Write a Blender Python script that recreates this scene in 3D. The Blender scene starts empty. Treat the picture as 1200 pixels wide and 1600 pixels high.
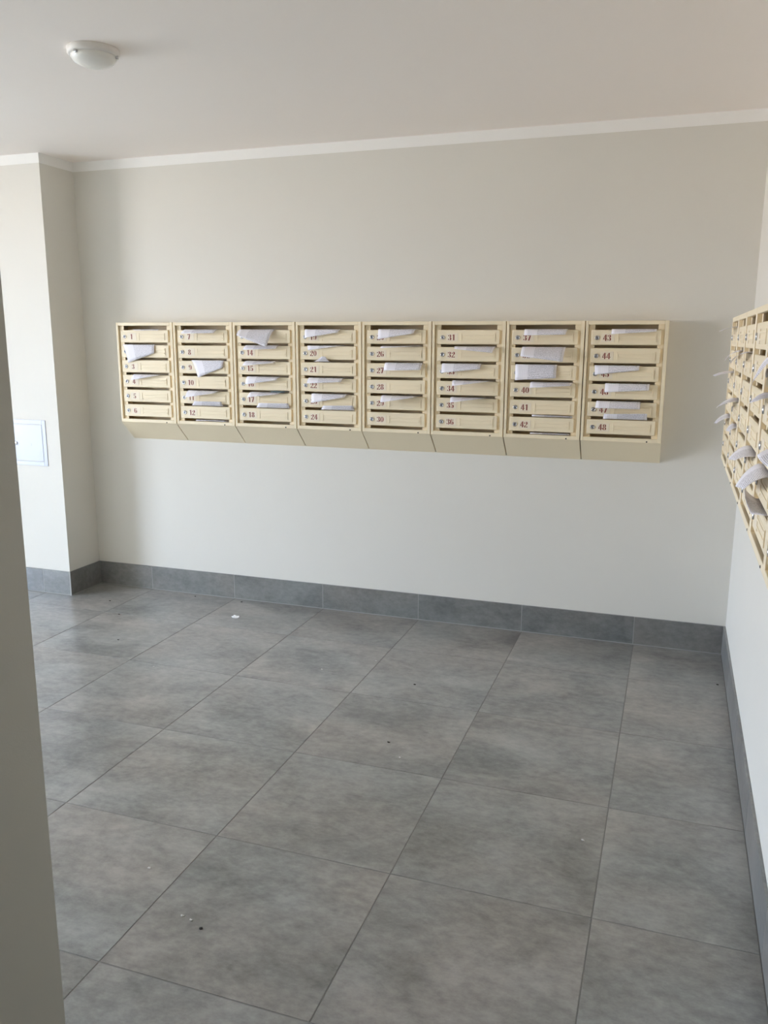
import bpy, bmesh, math, random
from mathutils import Matrix, Vector
random.seed(7)
S = bpy.context.scene
COL = S.collection

def srgb(r, g, b):
    f = lambda c: (c/255/12.92) if c/255 <= .04045 else ((c/255+.055)/1.055)**2.4
    return (f(r), f(g), f(b), 1)

# ---------------------------------------------------------------- camera
RGT = Vector((0.94483697, 0.32752559, 0.00317519)); UPV = Vector((-0.06927452, 0.19034773, 0.97926952)); FWD = Vector((-0.32013144, 0.92547, -0.20253675))
cam_data = bpy.data.cameras.new('camera'); cam = bpy.data.objects.new('camera', cam_data); COL.objects.link(cam)
cam_data.sensor_fit = 'VERTICAL'; cam_data.sensor_height = 24; cam_data.lens = 24*1305.06/1600
cam_data.clip_start = .02; cam_data.clip_end = 300
m = Matrix((RGT, UPV, -FWD)).transposed().to_4x4(); m.translation = Vector((0.1212, -4.4495, 1.5962)); cam.matrix_world = m
S.camera = cam

# ---------------------------------------------------------------- daylight and exposure
SKY = (0.62, 0.77, 0.99, 1); GROUND = (1.30, 1.04, 0.90, 1); SKY_STRENGTH = 28
world = bpy.data.worlds.new('daylight'); S.world = world; world.use_nodes = True
nt = world.node_tree; nt.nodes.clear()
wo = nt.nodes.new('ShaderNodeOutputWorld'); bg = nt.nodes.new('ShaderNodeBackground'); tc = nt.nodes.new('ShaderNodeTexCoord')
sx = nt.nodes.new('ShaderNodeSeparateXYZ'); rp = nt.nodes.new('ShaderNodeValToRGB'); ma = nt.nodes.new('ShaderNodeMath'); ma.operation = 'MULTIPLY_ADD'
ma.inputs[1].default_value = .5; ma.inputs[2].default_value = .5
nt.links.new(tc.outputs['Generated'], sx.inputs[0]); nt.links.new(sx.outputs['Z'], ma.inputs[0]); nt.links.new(ma.outputs[0], rp.inputs[0])
rp.color_ramp.elements[0].position = .49; rp.color_ramp.elements[0].color = GROUND
rp.color_ramp.elements[1].position = .53; rp.color_ramp.elements[1].color = SKY
nt.links.new(rp.outputs[0], bg.inputs[0]); bg.inputs[1].default_value = SKY_STRENGTH; nt.links.new(bg.outputs[0], wo.inputs[0])

S.view_settings.view_transform = 'Standard'; S.view_settings.look = 'None'; S.view_settings.gamma = 1
S.view_settings.use_curve_mapping = False; S.view_settings.exposure = 0.0
S.cycles.max_bounces = 14; S.cycles.diffuse_bounces = 10; S.cycles.glossy_bounces = 4
S.cycles.sample_clamp_indirect = 8
S.cycles.caustics_reflective = False; S.cycles.caustics_refractive = False

# room measures (metres): back wall is y = 0, floor is z = 0
R = 0.4474; XP = -3.4137; PIER = 0.2919; H = 2.634; XE = -6.7; YN = -3.30; XN = -0.951; YR = -8.6; XC = -3.0; YF = -4.7
BH = 0.1536; BT = 0.010; TILE = 0.6; D0 = 0.4964; BAND = 0.0545
DOOR_Y0, DOOR_Y1, DOOR_Z = -3.85, -1.5, 2.55           # glazed street entrance in the far left wall
pl = bpy.data.lights.new('entrance_daylight_portal', 'AREA'); pl.shape = 'RECTANGLE'; pl.size = DOOR_Y1-DOOR_Y0; pl.size_y = DOOR_Z; pl.cycles.is_portal = True
po = bpy.data.objects.new('entrance_daylight_portal', pl); COL.objects.link(po); po.location = (XE-.12, (DOOR_Y0+DOOR_Y1)/2, DOOR_Z/2); po.rotation_euler = (math.pi/2, 0, -math.pi/2)

# ---------------------------------------------------------------- materials
def mat(name, col, rough=.5, metal=0, bump=0, bscale=400, var=0, vscale=3, spec=.5):
    M = bpy.data.materials.new(name); M.use_nodes = True; n = M.node_tree; b = n.nodes['Principled BSDF']
    b.inputs['Base Color'].default_value = col; b.inputs['Roughness'].default_value = rough; b.inputs['Metallic'].default_value = metal
    b.inputs['Specular IOR Level'].default_value = spec
    g = n.nodes.new('ShaderNodeNewGeometry')
    if var:
        t = n.nodes.new('ShaderNodeTexNoise'); t.inputs['Scale'].default_value = vscale; t.inputs['Detail'].default_value = 5
        n.links.new(g.outputs['Position'], t.inputs['Vector'])
        r = n.nodes.new('ShaderNodeValToRGB'); r.color_ramp.elements[0].position = .3; r.color_ramp.elements[1].position = .7
        r.color_ramp.elements[0].color = tuple(c*(1-var) for c in col[:3])+(1,); r.color_ramp.elements[1].color = tuple(min(1, c*(1+var)) for c in col[:3])+(1,)
        n.links.new(t.outputs['Fac'], r.inputs[0]); n.links.new(r.outputs[0], b.inputs['Base Color'])
    if bump:
        t = n.nodes.new('ShaderNodeTexNoise'); t.inputs['Scale'].default_value = bscale; t.inputs['Detail'].default_value = 3
        n.links.new(g.outputs['Position'], t.inputs['Vector'])
        bp = n.nodes.new('ShaderNodeBump'); bp.inputs['Strength'].default_value = bump; bp.inputs['Distance'].default_value = .002
        n.links.new(t.outputs['Fac'], bp.inputs['Height']); n.links.new(bp.outputs[0], b.inputs['Normal'])
    return M

def stone(name, lo, hi, stretch):
    M = bpy.data.materials.new(name); M.use_nodes = True; n = M.node_tree; L = n.links.new; b = n.nodes['Principled BSDF']
    oi = n.nodes.new('ShaderNodeObjectInfo'); g = n.nodes.new('ShaderNodeNewGeometry')
    mu = n.nodes.new('ShaderNodeMath'); mu.operation = 'MULTIPLY'; mu.inputs[1].default_value = 60; L(oi.outputs['Random'], mu.inputs[0])
    ad = n.nodes.new('ShaderNodeVectorMath'); ad.operation = 'ADD'; L(g.outputs['Position'], ad.inputs[0]); L(mu.outputs[0], ad.inputs[1])
    mp = n.nodes.new('ShaderNodeMapping'); mp.inputs['Scale'].default_value = stretch; L(ad.outputs[0], mp.inputs['Vector'])
    n1 = n.nodes.new('ShaderNodeTexNoise'); n1.inputs['Scale'].default_value = 2.6; n1.inputs['Detail'].default_value = 9; n1.inputs['Roughness'].default_value = .62; n1.inputs['Distortion'].default_value = .6
    n2 = n.nodes.new('ShaderNodeTexNoise'); n2.inputs['Scale'].default_value = 26; n2.inputs['Detail'].default_value = 6; n2.inputs['Roughness'].default_value = .7
    n3 = n.nodes.new('ShaderNodeTexNoise'); n3.inputs['Scale'].default_value = 1.7; n3.inputs['Detail'].default_value = 3
    for k in (n1, n2, n3): L(mp.outputs[0], k.inputs['Vector'])
    mx = n.nodes.new('ShaderNodeMix'); mx.data_type = 'FLOAT'; mx.inputs['Factor'].default_value = .42; L(n1.outputs['Fac'], mx.inputs['A']); L(n2.outputs['Fac'], mx.inputs['B'])
    r = n.nodes.new('ShaderNodeValToRGB'); e = r.color_ramp.elements
    e[0].position = .36; e[0].color = lo; e[1].position = .63; e[1].color = hi; L(mx.outputs['Result'], r.inputs[0])
    tint = n.nodes.new('ShaderNodeValToRGB'); t = tint.color_ramp.elements
    t[0].position = .38; t[0].color = (.965, 1.0, 1.005, 1); t[1].position = .62; t[1].color = (1.04, 1.0, .965, 1); L(n3.outputs['Fac'], tint.inputs[0])
    m2 = n.nodes.new('ShaderNodeMix'); m2.data_type = 'RGBA'; m2.blend_type = 'MULTIPLY'; m2.inputs['Factor'].default_value = 1
    L(r.outputs[0], m2.inputs['A']); L(tint.outputs[0], m2.inputs['B']); L(m2.outputs['Result'], b.inputs['Base Color'])
    b.inputs['Roughness'].default_value = .30; b.inputs['Specular IOR Level'].default_value = .9
    bp = n.nodes.new('ShaderNodeBump'); bp.inputs['Strength'].default_value = .12; bp.inputs['Distance'].default_value = .001
    L(n2.outputs['Fac'], bp.inputs['Height']); L(bp.outputs[0], b.inputs['Normal'])
    return M

def printed_paper():
    M = bpy.data.materials.new('printed_paper'); M.use_nodes = True; n = M.node_tree; L = n.links.new; b = n.nodes['Principled BSDF']
    uv = n.nodes.new('ShaderNodeUVMap'); sp = n.nodes.new('ShaderNodeSeparateXYZ'); L(uv.outputs[0], sp.inputs[0])
    def mth(op, a, bb=None, c=None):
        k = n.nodes.new('ShaderNodeMath'); k.operation = op
        for i, v in enumerate((a, bb, c)):
            if v is None: continue
            if isinstance(v, (int, float)): k.inputs[i].default_value = v
            else: L(v, k.inputs[i])
        return k.outputs[0]
    u, v = sp.outputs['X'], sp.outputs['Y']
    line = mth('FRACT', mth('MULTIPLY', v, 62))
    inline = mth('LESS_THAN', line, .55)
    mp = n.nodes.new('ShaderNodeMapping'); mp.inputs['Scale'].default_value = (70, 62, 1); L(uv.outputs[0], mp.inputs['Vector'])
    nz = n.nodes.new('ShaderNodeTexNoise'); nz.inputs['Scale'].default_value = 1; nz.inputs['Detail'].default_value = 2; L(mp.outputs[0], nz.inputs['Vector'])
    words = mth('GREATER_THAN', nz.outputs['Fac'], .45)
    body = mth('MULTIPLY', mth('GREATER_THAN', u, .31), mth('LESS_THAN', u, .95))
    ink = mth('MULTIPLY', mth('MULTIPLY', inline, words), body)
    grid = mth('MULTIPLY', mth('LESS_THAN', mth('FRACT', mth('MULTIPLY', u, 22)), .14), mth('LESS_THAN', u, .28))
    fac = mth('MAXIMUM', mth('MULTIPLY', ink, .56), mth('MULTIPLY', grid, .12))
    mx = n.nodes.new('ShaderNodeMix'); mx.data_type = 'RGBA'; L(fac, mx.inputs['Factor'])
    mx.inputs['A'].default_value = srgb(240, 238, 246); mx.inputs['B'].default_value = srgb(95, 95, 105)
    L(mx.outputs['Result'], b.inputs['Base Color']); b.inputs['Roughness'].default_value = .6
    return M

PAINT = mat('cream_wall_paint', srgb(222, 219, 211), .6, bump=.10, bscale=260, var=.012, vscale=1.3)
CEIL = mat('white_ceiling_paint', srgb(252, 244, 238), .8, bump=.08, bscale=260)
BANDM = mat('white_band_paint', srgb(244, 243, 240), .7)
NEARM = mat('shade_darkened_cream_paint', srgb(200, 198, 188), .6, bump=.10, bscale=260)  # wall cream toned down: shade on near and hall walls put into the colour
GROUT = mat('grey_grout', srgb(140, 139, 136), .9, bump=.3, bscale=900)
PALEGROUT = mat('pale_grout', srgb(164, 163, 160), .9, bump=.3, bscale=900)
FLOORT = stone('grey_porcelain', srgb(108, 107, 105), srgb(166, 164, 160), (.9, 1.35, 1))
BASET = stone('grey_porcelain_skirting', srgb(98, 98, 98), srgb(136, 136, 134), (1.0, 1.5, 1.5))
CREAM = mat('cream_powder_coat', srgb(240, 226, 196), .42, bump=.05, bscale=1500)
INNER = mat('cream_metal_inside', srgb(206, 192, 160), .6)
CHROME = mat('chrome', (.62, .62, .63, 1), .25, 1)
DARK = mat('dark_keyhole', (.02, .02, .02, 1), .6)
NUMM = mat('red_brown_print', srgb(128, 46, 36), .6)
PLUG = mat('lock_plug', (.45, .45, .46, 1), .4, 1)
PLATE = mat('pale_number_plate', srgb(238, 226, 204), .45)
PAPER = printed_paper()
BLUEP = mat('blue_grey_print', srgb(120, 150, 165), .5, var=.3, vscale=120)
HATCH = mat('white_enamel', srgb(206, 212, 229), .3)
OPAL = mat('opal_glass', srgb(238, 236, 230), .25)
LAMPB = mat('white_plastic', srgb(235, 231, 226), .45)
GREYAL = mat('grey_aluminium', srgb(120, 122, 124), .4, .6)
SCRAP = mat('white_scrap_paper', srgb(245, 245, 245), .7)
SPECK = mat('dark_dirt', srgb(52, 48, 44), .9)
PSPECK = mat('pale_plaster', srgb(215, 213, 208), .9)
PAVE = mat('pale_paving', srgb(190, 182, 168), .9, var=.1, vscale=2)

# ---------------------------------------------------------------- helpers
def box(bm, x0, x1, y0, y1, z0, z1, bev=0, mi=0):
    t = bmesh.new(); bmesh.ops.create_cube(t, size=1)
    for v in t.verts: v.co = Vector(((x0+x1)/2+v.co.x*(x1-x0), (y0+y1)/2+v.co.y*(y1-y0), (z0+z1)/2+v.co.z*(z1-z0)))
    if bev: bmesh.ops.bevel(t, geom=t.edges[:], offset=bev, segments=1, affect='EDGES')
    add(bm, t, mi)

def add(bm, t, mi=0):
    mp = {v: bm.verts.new(v.co) for v in t.verts}
    for f in t.faces:
        try:
            nf = bm.faces.new([mp[v] for v in f.verts]); nf.material_index = mi; nf.smooth = f.smooth
        except ValueError: pass
    t.free()

def poly_prism(bm, pts, f0, f1, mi=0):
    """pts in 2D; f0/f1 map a 2D point to the back and front 3D points"""
    a = [bm.verts.new(f0(p)) for p in pts]; b = [bm.verts.new(f1(p)) for p in pts]; n = len(pts)
    fs = [bm.faces.new(b), bm.faces.new(a[::-1])]
    for i in range(n): fs.append(bm.faces.new((a[i], a[(i+1) % n], b[(i+1) % n], b[i])))
    for f in fs: f.material_index = mi

def lathe(bm, prof, axis='z', seg=32, org=(0, 0, 0), mi=0, smooth=True):
    rings = []
    for r, h in prof:
        ring = []
        for k in range(seg):
            a = 2*math.pi*k/seg; c, s = r*math.cos(a), r*math.sin(a)
            p = (c, s, h) if axis == 'z' else (c, -h, s)
            ring.append(bm.verts.new(Vector(p)+Vector(org)))
        rings.append(ring)
    for i in range(len(rings)-1):
        for k in range(seg):
            f = bm.faces.new((rings[i][k], rings[i][(k+1) % seg], rings[i+1][(k+1) % seg], rings[i+1][k])); f.material_index = mi; f.smooth = smooth
    for ring in (rings[0], rings[-1]):
        f = bm.faces.new(ring); f.material_index = mi

def mesh(name, bm, *mats):
    bmesh.ops.recalc_face_normals(bm, faces=bm.faces[:])
    me = bpy.data.meshes.new(name); bm.to_mesh(me); bm.free()
    for x in mats: me.materials.append(x)
    return me

def link(name, me, parent=None, loc=(0, 0, 0)):
    o = bpy.data.objects.new(name, me); COL.objects.link(o); o.location = loc
    if parent: o.parent = parent
    return o

def obj(name, bm, mats, parent=None, loc=(0, 0, 0)):
    return link(name, mesh(name, bm, *(mats if isinstance(mats, (tuple, list)) else (mats,))), parent, loc)

def struct(name, bm, mats):
    o = obj(name, bm, mats); o['kind'] = 'structure'; return o

def tag(o, label, cat, group=None):
    o['label'] = label; o['category'] = cat
    if group: o['group'] = group
    return o

def empty(name, loc=(0, 0, 0), rz=0):
    o = bpy.data.objects.new(name, None); COL.objects.link(o); o.location = loc; o.rotation_euler = (0, 0, rz); o.empty_display_size = .05; return o

def copy_tree(o, parent=None):
    c = o.copy(); COL.objects.link(c); c.parent = parent
    for ch in o.children: copy_tree(ch, c)
    return c

# ================================================================ SETTING
W = .2
b = bmesh.new(); box(b, XE-W, R+W, 0, W, -.1, H); struct('wall_back', b, PAINT)
b = bmesh.new(); box(b, R, R+W, YR-W, 0, -.1, H); struct('wall_right', b, PAINT)
b = bmesh.new(); box(b, -5.1, XP, -PIER, 0, -.1, H); box(b, XE, -5.1, -1.25, 0, -.1, H); struct('wall_left_and_shade_wing', b, PAINT)  # pier, plus an unseen wing added to block grazing daylight on it
b = bmesh.new()
box(b, XE-W, XE, DOOR_Y1, 0, -.1, H); box(b, XE-W, XE, YF-W, DOOR_Y0, -.1, H); box(b, XE-W, XE, DOOR_Y0, DOOR_Y1, DOOR_Z, H)
struct('wall_entrance', b, PAINT)
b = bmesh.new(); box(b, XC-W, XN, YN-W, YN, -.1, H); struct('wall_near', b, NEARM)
b = bmesh.new(); box(b, XE-W, XC-W, YF-W, YF, -.1, H); struct('wall_front', b, PAINT)
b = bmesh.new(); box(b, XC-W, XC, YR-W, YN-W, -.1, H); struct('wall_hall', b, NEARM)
b = bmesh.new(); box(b, XC-W, R+W, YR-W, YR, -.1, H); struct('wall_rear', b, PAINT)
b = bmesh.new(); box(b, XE-W, R+W, YR-W, W, H, H+.25); struct('ceiling', b, CEIL)
# white band painted along the top of the walls
E_ = .0012
b = bmesh.new(); box(b, XP+E_, R, -E_, 0, H-BAND, H); struct('trim_1', b, BANDM)
b = bmesh.new(); box(b, -5.1, XP+E_, -PIER-E_, -PIER, H-BAND, H); box(b, XP, XP+E_, -PIER, 0, H-BAND, H); struct('trim_2', b, BANDM)
b = bmesh.new(); box(b, R-E_, R, YR, -E_, H-BAND, H); struct('trim_3', b, BANDM)
# entrance frame
b = bmesh.new(); fx0, fx1 = XE-.13, XE-.06
for y in (DOOR_Y0+.03, DOOR_Y1-.03): box(b, fx0, fx1, y-.03, y+.03, 0, DOOR_Z, .003)
box(b, fx0, fx1, DOOR_Y0+.06, DOOR_Y1-.06, DOOR_Z-.06, DOOR_Z, .003)
struct('door_1', b, GREYAL)
b = bmesh.new(); box(b, -35, XE-W, -20, 20, -.14, -.02); struct('ground', b, PAVE)

# floor: grout bed, every porcelain tile a piece of its own
b = bmesh.new(); box(b, XE-W, R, YR, 0, -.1, -.0012); floor = struct('floor', b, GROUT)
J = .0018
def tile_mesh(x0, x1, y0, y1):
    t = bmesh.new(); box(t, x0, x1, y0, y1, -.010, 0, .0008); return t
full = None
def put_tile(x0, x1, y0, y1):
    global full
    if x1-x0 < .02 or y1-y0 < .02: return
    if abs(x1-x0-TILE+2*J) < 1e-4 and abs(y1-y0-TILE+2*J) < 1e-4:
        if full is None:
            h = TILE/2-J; full = mesh('floor_tile', tile_mesh(-h, h, -h, h), FLOORT)
        link('tile', full, floor, ((x0+x1)/2, (y0+y1)/2, 0))
    else:
        cx, cy = (x0+x1)/2, (y0+y1)/2
        obj('tile', tile_mesh(x0-cx, x1-cx, y0-cy, y1-cy), FLOORT, floor, (cx, cy, 0))
G = BT+.0025
for i in range(-15, 1):
    for k in range(-1, 14):
        x0, x1 = i*TILE+J, (i+1)*TILE-J; y1, y0 = -(D0+k*TILE)-J, -(D0+(k+1)*TILE)+J
        x1 = min(x1, R-G)
        if x1 < -5.1: b_cap = -1.25-.005
        else: b_cap = 0
        a0, a1 = max(x0, XE+.005), x1                                        # lobby
        b1 = min(y1, -G)
        if x1 < XP+.3 and x1 <= XP or x0 < XP-.02 and x1 < XP+.25: b1 = min(b1, -PIER-G)
        b1 = min(b1, b_cap)
        if b_cap == 0 and x0 < -5.1 and y1 > -1.25: a0 = -5.095
        if x0 >= XN: put_tile(a0, a1, max(y0, YR+.005), b1)
        else:
            put_tile(a0, a1, max(y0, (YF if x0 < XC-W-.5 else YN)+.005), b1)
            put_tile(max(x0, XN+.005), a1, max(y0, YN-W+.005), min(y1, YN-.001))
            if x1 > XC: put_tile(max(x0, XC+.005), a1, max(y0, YR+.005), min(y1, YN-W-.005))

# skirting: grout strip, every skirting tile a piece
def skirting(name, axis, fixed, sgn, cuts, lo, hi):
    """runs along axis from lo to hi in front of the plane `fixed`"""
    b = bmesh.new(); th = BT-.0006
    f0, f1 = sorted((fixed, fixed+sgn*th))
    if axis == 'x': box(b, lo, hi, f0, f1, 0, BH-.001)
    else: box(b, f0, f1, lo, hi, 0, BH-.001)
    root = struct(name, b, PALEGROUT)
    pts = [lo]+[c for c in sorted(cuts) if lo+.01 < c < hi-.01]+[hi]
    for p0, p1 in zip(pts, pts[1:]):
        t = bmesh.new(); c = (p0+p1)/2; hl = (p1-p0)/2-.0016; a, d = sorted((sgn*.0002, sgn*BT))
        if axis == 'x': box(t, -hl, hl, a, d, .0045, BH, .0008); loc = (c, fixed, 0)
        else: box(t, a, d, -hl, hl, .0045, BH, .0008); loc = (fixed, c, 0)
        obj('tile', t, BASET, root, loc)
skirting('baseboard_back', 'x', 0, -1, [i*TILE-.0034 for i in range(-6, 1)], XP+BT, R-BT)
skirting('baseboard_right', 'y', R, -1, [-1.7115+.6*k for k in range(-8, 4)], YR+BT, 0)
skirting('baseboard_left', 'y', XP, 1, [], -PIER-BT, 0)
skirting('baseboard_pier', 'x', -PIER, -1, [-3.6157-.6*k for k in range(3)], -5.1, XP)

# ================================================================ LETTERBOX BANKS
MW = .3947; MD = .1207; ZT = 1.6891; ZB = 1.0969; ZL = .982; GAP = .0026
IX0, IX1, IZ0, IZ1 = .0156, .3755, 1.1155, 1.6705
DX0, DX1, DH, LIP, PITCH = .0300, .3610, .0725, 1.645, .0881
FD = .0025                                                    # door face sits this far behind the frame face
NUMW = {}

def crescent(cx, cy, rx, ry, ix, iy, side, gap=.05, n=10):
    """half of a fat letter bowl; side -1 left, +1 right"""
    out = [(cx+side*max(gap, rx*math.sin(math.pi*k/n)), cy+ry*math.cos(math.pi*k/n)) for k in range(n+1)]
    inn = [(cx+side*max(gap, ix*math.sin(math.pi*k/n)), cy+iy*math.cos(math.pi*k/n)) for k in range(n, -1, -1)]
    return out+inn
def rect(x0, x1, y0, y1): return [(x0, y0), (x1, y0), (x1, y1), (x0, y1)]
def ball(x, y, r=.1, n=8): return [(x+r*math.cos(2*math.pi*k/n), y+r*math.sin(2*math.pi*k/n)) for k in range(n)]
GLYPH = {
 '0': [crescent(.32, .5, .30, .5, .12, .44, -1), crescent(.32, .5, .30, .5, .12, .44, 1)],
 '1': [rect(.26, .46, 0, 1), [(.08, .78), (.22, .84), (.22, .96), (.08, .82)]],
 '2': [crescent(.30, .72, .30, .28, .08, .22, 1), ball(.12, .74), [(.30, .42), (.48, .46), (.16, .14), (.02, .14)], rect(.02, .27, 0, .15), rect(.35, .60, 0, .15)],
 '3': [crescent(.28, .75, .28, .25, .08, .20, 1), crescent(.28, .27, .32, .27, .10, .21, 1), ball(.12, .80), ball(.12, .17)],
 '4': [rect(.34, .52, 0, 1), [(.0, .24), (.27, .24), (.27, .36), (.14, .36), (.27, .64), (.27, .94)], rect(.55, .66, .24, .36)],
 '5': [rect(.08, .27, .84, 1), rect(.34, .56, .84, 1), rect(.08, .17, .46, .82), crescent(.28, .31, .32, .31, .10, .25, 1), ball(.12, .17)],
 '6': [crescent(.30, .5, .30, .5, .10, .44, -1), crescent(.34, .30, .28, .30, .08, .23, 1), ball(.48, .82, .09)],
 '7': [rect(.04, .27, .82, 1), rect(.34, .60, .82, 1), [(.40, .78), (.60, .78), (.36, 0), (.16, 0)]],
 '8': [crescent(.32, .75, .26, .25, .08, .20, -1), crescent(.32, .75, .26, .25, .08, .20, 1), crescent(.32, .26, .30, .26, .10, .20, -1), crescent(.32, .26, .30, .26, .10, .20, 1)],
 '9': [crescent(.30, .70, .28, .30, .08, .23, -1), crescent(.34, .5, .30, .5, .10, .44, 1), ball(.16, .18, .09)],
}
def number_mesh(num):
    b = bmesh.new(); h = .030; s = str(num); adv = .68*h; x = -adv*len(s)/2
    for ch in s:
        for pg in GLYPH[ch]:
            poly_prism(b, [(x+p[0]*h, (p[1]-.5)*h) for p in pg], lambda p: Vector((p[0], .0002, p[1])), lambda p: Vector((p[0], -.0005, p[1])))
        x += adv
    return mesh('number', b, NUMM)

# shared meshes, unit frame: x along the wall, -y out of the wall, z up
def m_body():
    b = bmesh.new(); x0, x1, t = GAP, MW-GAP, .0015; F = MD-.014
    box(b, x0, x1, -.0025, -.0005, ZL+.01, ZT); box(b, x0, x1, -F, -.0025, ZT-t, ZT)
    for s0 in (x0, x1-t):
        poly_prism(b, [(-F, ZT), (-.0005, ZT), (-.0005, ZL), (-F, ZB)], lambda p: Vector((s0, p[0], p[1])), lambda p: Vector((s0+t, p[0], p[1])))
    return mesh('letterbox_body', b, CREAM)
def m_bottom():
    b = bmesh.new(); n = Vector((0, -.69, -.72))*.0015
    poly_prism(b, [(-(MD-.001), ZB), (-.0005, ZL)], None, None) if False else None
    q = [Vector((x, y, z)) for x, y, z in ((GAP, -MD, ZB), (MW-GAP, -MD, ZB), (MW-GAP, -.0005, ZL), (GAP, -.0005, ZL))]
    up = [b.verts.new(v-n) for v in q]; lo = [b.verts.new(v) for v in q]
    b.faces.new(lo); b.faces.new(up[::-1])
    for i in range(4): b.faces.new((up[i], up[(i+1) % 4], lo[(i+1) % 4], lo[i]))
    return mesh('sloped_bottom', b, CREAM)
def m_frame():
    b = bmesh.new(); y0, y1 = -MD, -MD+.014
    box(b, GAP, IX0, y0, y1, ZB, ZT, .0012); box(b, IX1, MW-GAP, y0, y1, ZB, ZT, .0012)
    box(b, IX0, IX1, y0+.0002, y1, IZ1, ZT, .0012); box(b, IX0, IX1, y0+.0002, y1, ZB, IZ0, .0012)
    return mesh('front_frame', b, CREAM)
def m_post():
    b = bmesh.new(); box(b, -.0150, .0150, -MD+.014, -MD+.022, IZ0-.004, IZ1+.004, .001); return mesh('side_post', b, CREAM)
def m_shelf():
    b = bmesh.new(); box(b, GAP+.004, MW-GAP-.004, -MD+.030, -.004, -.0010, .0010); return mesh('shelf', b, INNER)
def m_door():
    b = bmesh.new(); w2 = (DX1-DX0)/2
    box(b, -w2, w2, -.0115, 0, -DH/2, DH/2, .0022); return mesh('door', b, CREAM)
def m_lock():
    b = bmesh.new()
    lathe(b, [(.0112, -.001), (.0112, .003), (.0098, .0045), (.0076, .0045), (.0072, .0030), (.0070, .0030)], 'y', 20); lathe(b, [(.0070, .0010), (.0070, .0032), (.0001, .0032)], 'y', 16, mi=2)
    box(b, -.0048, .0048, -.0036, -.0031, -.0012, .0012, 0, 1); return mesh('lock', b, CHROME, DARK, PLUG)
def m_numplate():
    b = bmesh.new(); box(b, -.031, .031, -.0010, .0004, -.0215, .0215, .0005); return mesh('number_plate', b, PLATE)
def m_nameplate():
    b = bmesh.new(); w2, h2, t = .090, .020, .0016
    box(b, -w2, w2, -.0007, .0004, -h2, h2, .0003)
    for z in (.0105, -.0085): box(b, -w2+.004, w2-.008, -.0030, -.0005, z-.0030, z+.0030, .0008)
    for x in (-w2, w2-.0045): box(b, x, x+.0045, -.0030, -.0003, -h2, h2, .0008)
    return mesh('name_plate', b, CREAM)
def m_screw():
    b = bmesh.new(); lathe(b, [(.0038, 0), (.0038, .0015), (.0022, .0024), (.0001, .0024)], 'y', 10); return mesh('screw', b, DARK)
MB, MBT, MF, MP, MS, MDR, ML, MN, MNP, MSC = m_body(), m_bottom(), m_frame(), m_post(), m_shelf(), m_door(), m_lock(), m_numplate(), m_nameplate(), m_screw()

proto = empty('letterbox_bank')
link('body', MB, proto); link('sloped_bottom', MBT, proto); link('front_frame', MF, proto)
link('side_post', MP, proto, (.0320, 0, 0)); link('side_post', MP, proto, (.3595, 0, 0))
link('screw', MSC, proto, (.325, -MD+.001, ZB+.004))
for r in range(6):
    zt = LIP-PITCH*r
    link('shelf', MS, proto, (0, 0, zt+.0135 if r else IZ1+.002))
    d = link('door', MDR, proto, ((DX0+DX1)/2, -MD+FD+.0115, zt-DH/2))
    link('lock', ML, d, (.0590-(DX0+DX1)/2, -.0115, -.002))
    link('number_plate', MN, d, (.1100-(DX0+DX1)/2, -.0115, -.002))
    link('name_plate', MNP, d, (.2480-(DX0+DX1)/2, -.0115, -.002))

X0 = -3.0866; Y0 = -.565
WORD = ['leftmost', 'second from the left', 'third from the left', 'fourth from the left', 'fifth from the left', 'sixth from the left', 'second from the right', 'rightmost']
units = []
for i in range(8):
    o = proto if i == 0 else copy_tree(proto); units.append(o)
for j in range(6): units.append(copy_tree(proto))
for i, o in enumerate(units):
    if i < 8:
        o.location = (X0+i*MW, 0, 0)
        tag(o, 'cream six-door letterbox bank numbered %d to %d, %s' % (6*i+1, 6*i+6, WORD[i]), 'letterbox', 'letterbox banks on the long wall')
        doors = sorted([c for c in o.children if c.name.split('.')[0] == 'door'], key=lambda c: -c.location.z)
        for r, d in enumerate(doors):
            plate = [c for c in d.children if c.name.startswith('number_plate')][0]
            link('number', number_mesh(6*i+r+1), d, (plate.location.x-.002, -.0126, -.002))
    else:
        j = i-8; o.location = (R, Y0-j*MW, 0); o.rotation_euler = (0, 0, -math.pi/2)
        tag(o, ['cream metal letterbox bank on the right wall, farthest one next to the corner',
                'cream metal letterbox bank on the right wall, second from the room corner',
                'cream metal letterbox bank on the right wall, third from the room corner',
                'cream metal letterbox bank on the right wall, fourth from the room corner',
                'cream metal letterbox bank on the right wall, fifth from the room corner',
                'cream metal letterbox bank on the right wall nearest the camera, mostly cut off'][j], 'letterbox', 'letterbox banks on the right wall')

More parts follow.
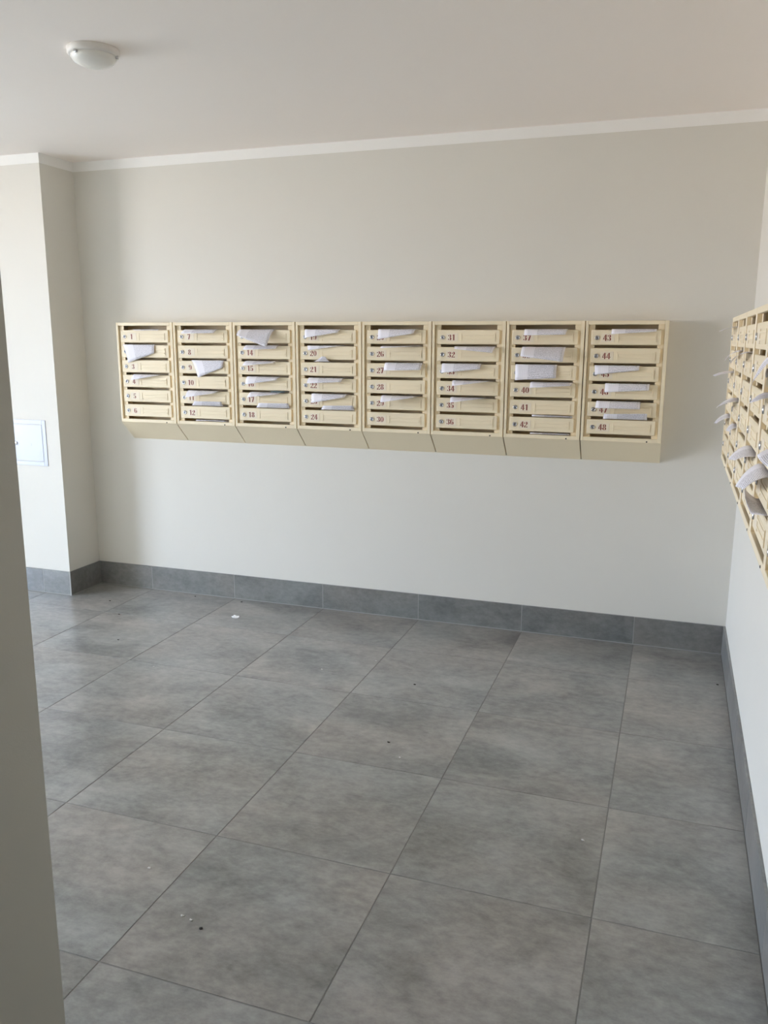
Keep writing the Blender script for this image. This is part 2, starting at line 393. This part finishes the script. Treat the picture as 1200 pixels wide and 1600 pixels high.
# ================================================================ LEAFLETS IN THE SLOTS
def leaflet_mesh(uTL, uTR, uBL, zBL, uBR, zBR, out, curl=0, inside=.045, up=False):
    """sheet runs from inside the slot, over the lip, to its free edge; local x along the wall, y = -outward, z from the lip"""
    b = bmesh.new(); uvl = b.loops.layers.uv.new('UVMap'); NU, NV = 10, 9
    z0 = .0035 if not up else .0045; grid = []
    for j in range(NV+1):
        row = []
        for i in range(NU+1):
            s = i/NU; ut = uTL+(uTR-uTL)*s; ub = uBL+(uBR-uBL)*s; zb = zBL+(zBR-zBL)*s
            if j <= 2:
                dp = (inside, .009, 0)[j]; v = -dp
                p = Vector((min(max(ut, .0495), .3420) if j < 2 else ut, dp, z0))
            else:
                k = (j-2)/(NV-2)
                c = Vector((ut*.5+ub*.5, -out*.58, z0+zb*.24+.002 if not up else z0+zb*.25))
                P0 = Vector((ut, 0, z0)); P2 = Vector((ub, -out, zb))
                p = P0*(1-k)**2+c*2*k*(1-k)+P2*k*k
                p.y -= curl*math.sin(math.pi*s)*k
                v = (P2-P0).length*k
            row.append((b.verts.new(p), (s, v/.21)))
        grid.append(row)
    for j in range(NV):
        for i in range(NU):
            q = [grid[j][i], grid[j+1][i], grid[j+1][i+1], grid[j][i+1]]
            f = b.faces.new([x[0] for x in q]); f.smooth = True
            for lp, x in zip(f.loops, q): lp[uvl].uv = x[1]
    me = bpy.data.meshes.new('leaflet'); b.to_mesh(me); b.free(); me.materials.append(PAPER); me.materials.append(BLUEP); return me
def put_leaflet(unit, row, uTL, uTR, uBL, zBL, uBR, zBR, out, label, group, curl=0, material=None, inside=.045, rise=0):
    up = row < 0; r = abs(row); u = units[unit]; lip = LIP-PITCH*(r-1)
    me = leaflet_mesh(uTL, uTR, uBL, zBL, uBR, zBR, out, curl, inside, up)
    if material: me.materials[0] = material
    o = link('leaflet', me); o.rotation_euler = u.rotation_euler
    off = Vector((0, -MD+FD-.0002, lip+rise)); off.rotate(u.rotation_euler); o.location = u.location+off
    sm = o.modifiers.new('paper_thickness', 'SOLIDIFY'); sm.thickness = .0005; sm.offset = 0
    return tag(o, label, 'leaflet', group)
BACK = [
(0,1,0.110,0.315,0.136,-0.001,0.300,-0.001,0.012),
(0,2,0.043,0.266,0.082,-0.104,0.267,-0.046,0.012),
(0,4,0.109,0.300,0.105,-0.030,0.304,0.003,0.028),
(1,1,0.085,0.300,0.084,-0.020,0.301,-0.017,0.048),
(1,3,0.117,0.333,0.164,-0.096,0.330,-0.036,0.012),
(1,5,0.088,0.298,0.094,-0.034,0.292,-0.005,0.048),
(1,-6,0.107,0.318,0.136,0.031,0.316,0.032,0.020),
(2,1,0.050,0.268,0.065,-0.029,0.251,-0.095,0.074),
(2,2,0.086,0.294,0.086,-0.021,0.294,-0.014,0.042),
(2,3,0.083,0.278,0.082,-0.022,0.280,-0.004,0.046),
(2,4,0.086,0.294,0.092,-0.039,0.288,-0.012,0.038),
(2,5,0.106,0.305,0.106,-0.024,0.305,-0.000,0.044),
(2,-6,0.138,0.353,0.165,0.032,0.352,0.034,0.020),
(3,1,0.060,0.273,0.066,-0.043,0.266,-0.013,0.024),
(3,2,0.072,0.296,0.080,-0.022,0.287,0.005,0.012),
(3,-3,0.109,0.206,0.165,0.033,0.188,0.032,0.020),
(3,4,0.079,0.288,0.081,-0.026,0.286,-0.015,0.036),
(3,5,0.094,0.311,0.103,-0.046,0.301,-0.010,0.028),
(3,-6,0.148,0.352,0.171,0.028,0.351,0.033,0.020),
(4,1,0.096,0.311,0.103,-0.049,0.303,-0.018,0.032),
(4,2,0.118,0.337,0.131,-0.007,0.323,0.005,0.070),
(4,3,0.136,0.347,0.137,-0.037,0.345,-0.031,0.034),
(4,5,0.115,0.326,0.131,-0.029,0.310,-0.000,0.066),
(5,2,0.124,0.343,0.134,-0.009,0.334,-0.027,0.044),
(5,3,0.059,0.270,0.061,-0.045,0.268,-0.022,0.026),
(5,4,0.117,0.329,0.132,-0.021,0.314,0.004,0.070),
(5,5,0.108,0.321,0.125,-0.019,0.304,0.008,0.074),
(6,1,0.094,0.309,0.098,-0.027,0.305,-0.023,0.042),
(6,2,0.085,0.304,0.089,-0.042,0.300,-0.068,0.074),
(6,3,0.053,0.264,0.055,-0.076,0.262,-0.062,0.014),
(6,4,0.134,0.348,0.138,-0.023,0.344,-0.009,0.052),
(6,-6,0.147,0.353,0.150,0.015,0.355,0.012,0.020),
(7,1,0.128,0.339,0.128,-0.021,0.338,-0.008,0.034),
(7,3,0.054,0.268,0.058,-0.042,0.267,-0.018,0.012),
(7,4,0.110,0.321,0.111,-0.039,0.321,-0.025,0.022),
(7,5,0.072,0.285,0.071,-0.028,0.285,-0.029,0.036),
(7,-6,0.109,0.320,0.113,0.030,0.319,0.037,0.020),
]
ORD = ['top', 'second', 'third', 'fourth', 'fifth', 'lowest']
BANK = ['leftmost', 'second-from-left', 'third-from-left', 'fourth-from-left', 'fifth-from-left', 'sixth-from-left', 'second-from-right', 'rightmost']
for (un, row, a, c, bl, zl, br, zr, out) in BACK:
    r = abs(row); n = 6*un+r
    where = '%s slot of the %s bank, long wall' % (ORD[r-1], BANK[un])
    if row == -6: lab = 'white leaflet poking upward out of the '+where
    elif row == -3: lab = 'small curled white paper peeking from the '+where
    elif min(zl, zr) < -.06: lab = 'large drooping white printed leaflet, '+where
    elif zl < zr-.015: lab = 'white printed leaflet slanting down left, '+where
    else: lab = 'white printed leaflet sticking straight out, '+where
    put_leaflet(un, row, a, c, bl, zl, br, zr, out, lab, 'leaflets in the long wall letterboxes', curl=.002, inside=.045 if row > 0 else .02)
put_leaflet(2, 5, .235, .335, .240, .001, .325, .001, .014, 'small blue printed flyer above the white leaflet, fifth slot of the third-from-left bank', 'leaflets in the long wall letterboxes', material=BLUEP, rise=.007)
put_leaflet(1, 7, .130, .335, .130, .008, .335, .008, -.010, 'white paper edge showing in the bottom gap of the second-from-left bank, long wall', 'leaflets in the long wall letterboxes', inside=.06)
put_leaflet(6, 7, .140, .340, .140, .008, .340, .008, -.010, 'white paper edge showing in the bottom gap of the second-from-right bank, long wall', 'leaflets in the long wall letterboxes', inside=.06)
RIGHT = [
 (0, 1, .09, .30, .09, -.014, .30, -.012, .055, 'leaflet sticking out of the top slot of the bank nearest the corner'),
 (1, 2, .10, .31, .12, -.035, .31, -.015, .045, 'leaflet in the second slot of the second bank from the corner, right wall'),
 (2, 2, .10, .31, .10, -.035, .31, -.010, .045, 'leaflet in the second slot of the third bank from the corner, right wall'),
 (4, 2, .06, .27, .030, -.085, .28, -.030, .036, 'large leaflet curving far down from the second row near the right edge'),
 (0, 3, .12, .33, .12, -.014, .33, -.010, .066, 'thin leaflet seen edge-on in the third row beside the corner, right wall'),
 (1, 4, .06, .27, .04, -.038, .28, -.012, .056, 'white leaflet jutting left past the bank edge in the fourth row, right wall'),
 (4, 3, .06, .27, .05, -.028, .27, -.004, .036, 'narrow white leaflet in the third row of the fifth bank, right wall'),
 (0, 5, .10, .31, .10, -.038, .31, -.020, .046, 'faint leaflet in the fifth row of the bank nearest the corner'),
 (1, 5, .15, .33, .16, -.020, .32, -.010, .022, 'shaded folded leaflet in the fifth row, second bank from the corner'),
 (3, 5, .06, .31, .02, -.045, .30, -.010, .046, 'white leaflet slanting down in the fifth row of the fourth bank, right wall'),
 (4, 5, .05, .28, .03, -.060, .30, -.022, .048, 'broad curled white leaflet in the fifth row of the fifth bank, right wall'),
 (5, 4, .05, .26, .04, -.016, .26, -.010, .040, 'leaflet in the fourth row cut off by the right picture edge'),
 (4, -6, .06, .28, .03, .024, .26, .002, .026, 'dark shaded folded leaflet above the lowest door of the fifth bank, right wall'),
]
for t in RIGHT: put_leaflet(t[0]+8, *t[1:9], t[9], 'leaflets in the right wall letterboxes', curl=.004)

# ================================================================ ACCESS HATCH ON THE PIER
h = empty('access_hatch', (-3.654, -PIER, .9615)); tag(h, 'white metal access hatch with a round lock set in the left wall', 'access hatch')
b = bmesh.new(); hw, hh, fr = .141, .1415, .026
box(b, -hw, -hw+fr, -.004, 0, -hh, hh, .001); box(b, hw-fr, hw, -.004, 0, -hh, hh, .001)
box(b, -hw+fr, hw-fr, -.004, 0, hh-fr, hh, .001); box(b, -hw+fr, hw-fr, -.004, 0, -hh, -hh+fr, .001)
obj('frame', b, HATCH, h)
b = bmesh.new(); dw, dh = hw-fr-.0034, hh-fr-.0034; box(b, -dw, dw, -.0035, -.0005, -dh, dh, .0008)
box(b, .012, .028, -.0042, -.0034, -.020, -.006, .0004)
hd = obj('door', b, HATCH, h)
b = bmesh.new(); lathe(b, [(.011, 0), (.011, .004), (.009, .0055), (.0001, .0055)], 'y', 20); box(b, -.005, .005, -.0061, -.0054, -.001, .001, 0, 1)
obj('lock', b, (CHROME, DARK), hd, (-.0915, -.0034, -.006))

# ================================================================ CEILING LAMP
lamp = empty('ceiling_lamp', (-1.985, -1.640, H)); tag(lamp, 'white round dome lamp on the ceiling, switched off', 'lamp')
b = bmesh.new(); lathe(b, [(.0935, 0), (.0945, -.004), (.0935, -.018), (.088, -.023), (.080, -.024)], 'z', 48); obj('base', b, LAMPB, lamp)
b = bmesh.new(); lathe(b, [(.0805, -.022)]+[(.0805*math.cos(a), -.026-.036*math.sin(a)) for a in [k*math.pi/2/11 for k in range(11)]]+[(.001, -.062)], 'z', 48); obj('diffuser', b, OPAL, lamp)
for a in (20, 140, 260):
    b = bmesh.new(); box(b, .079, .090, -.006, .006, -.032, -.020, .002); c = obj('clip', b, CHROME, lamp); c.rotation_euler = (0, 0, math.radians(a))

# ================================================================ LITTER ON THE FLOOR
def crumb(name, loc, s, m_, seed):
    rnd = random.Random(seed); t = bmesh.new(); bmesh.ops.create_icosphere(t, subdivisions=2 if s > .01 else 1, radius=1)
    for v in t.verts:
        k = 1+rnd.uniform(-.35, .35); v.co = Vector((v.co.x*s*1.5*k, v.co.y*s*k, max(0, (v.co.z+.55)*s*.55*k)))
    return obj(name, t, m_, None, loc)
tag(crumb('paper_scrap', (-2.2192, -.3325, 0), .014, SCRAP, 3), 'small crumpled white paper scrap on the floor near the long wall', 'litter')
DK = [(-3.107, -.313, 'beside the pier corner'), (-2.894, -.512, 'a little right of the pier'), (-2.632, -.874, 'on the second tile row at the left'), (-2.660, -.055, 'against the long wall skirting at the left'),
      (-2.328, -.06, 'at the skirting behind the white paper scrap'), (.403, -.431, 'in the far right corner'), (-.947, -.910, 'in the middle of the floor, far one'), (-.878, -1.495, 'in the middle of the floor, near one'), (-1.016, -2.699, 'near the camera at the lower left')]
for k, (x, y, w) in enumerate(DK): tag(crumb('dirt_speck', (x, y, 0), .0045, SPECK, 20+k), 'tiny dark speck of dirt on the tiles '+w, 'dirt', 'dark specks on the floor')
PK = [(-1.434, -.884, 'left of the floor middle'), (-1.217, -.692, 'on a joint in the floor middle'), (-.795, -1.600, 'below the floor middle'), (-.063, -1.923, 'on the right half of the floor'), (-2.233, -1.133, 'toward the left wall'),
      (-1.308, -2.517, 'lower left, highest of three'), (-1.093, -2.670, 'lower left, left one of a pair'), (-1.059, -2.678, 'lower left, right one of a pair')]
for k, (x, y, w) in enumerate(PK): tag(crumb('plaster_crumb', (x, y, 0), .0040, PSPECK, 50+k), 'tiny pale plaster crumb on the tiles '+w, 'crumb', 'pale crumbs on the floor')
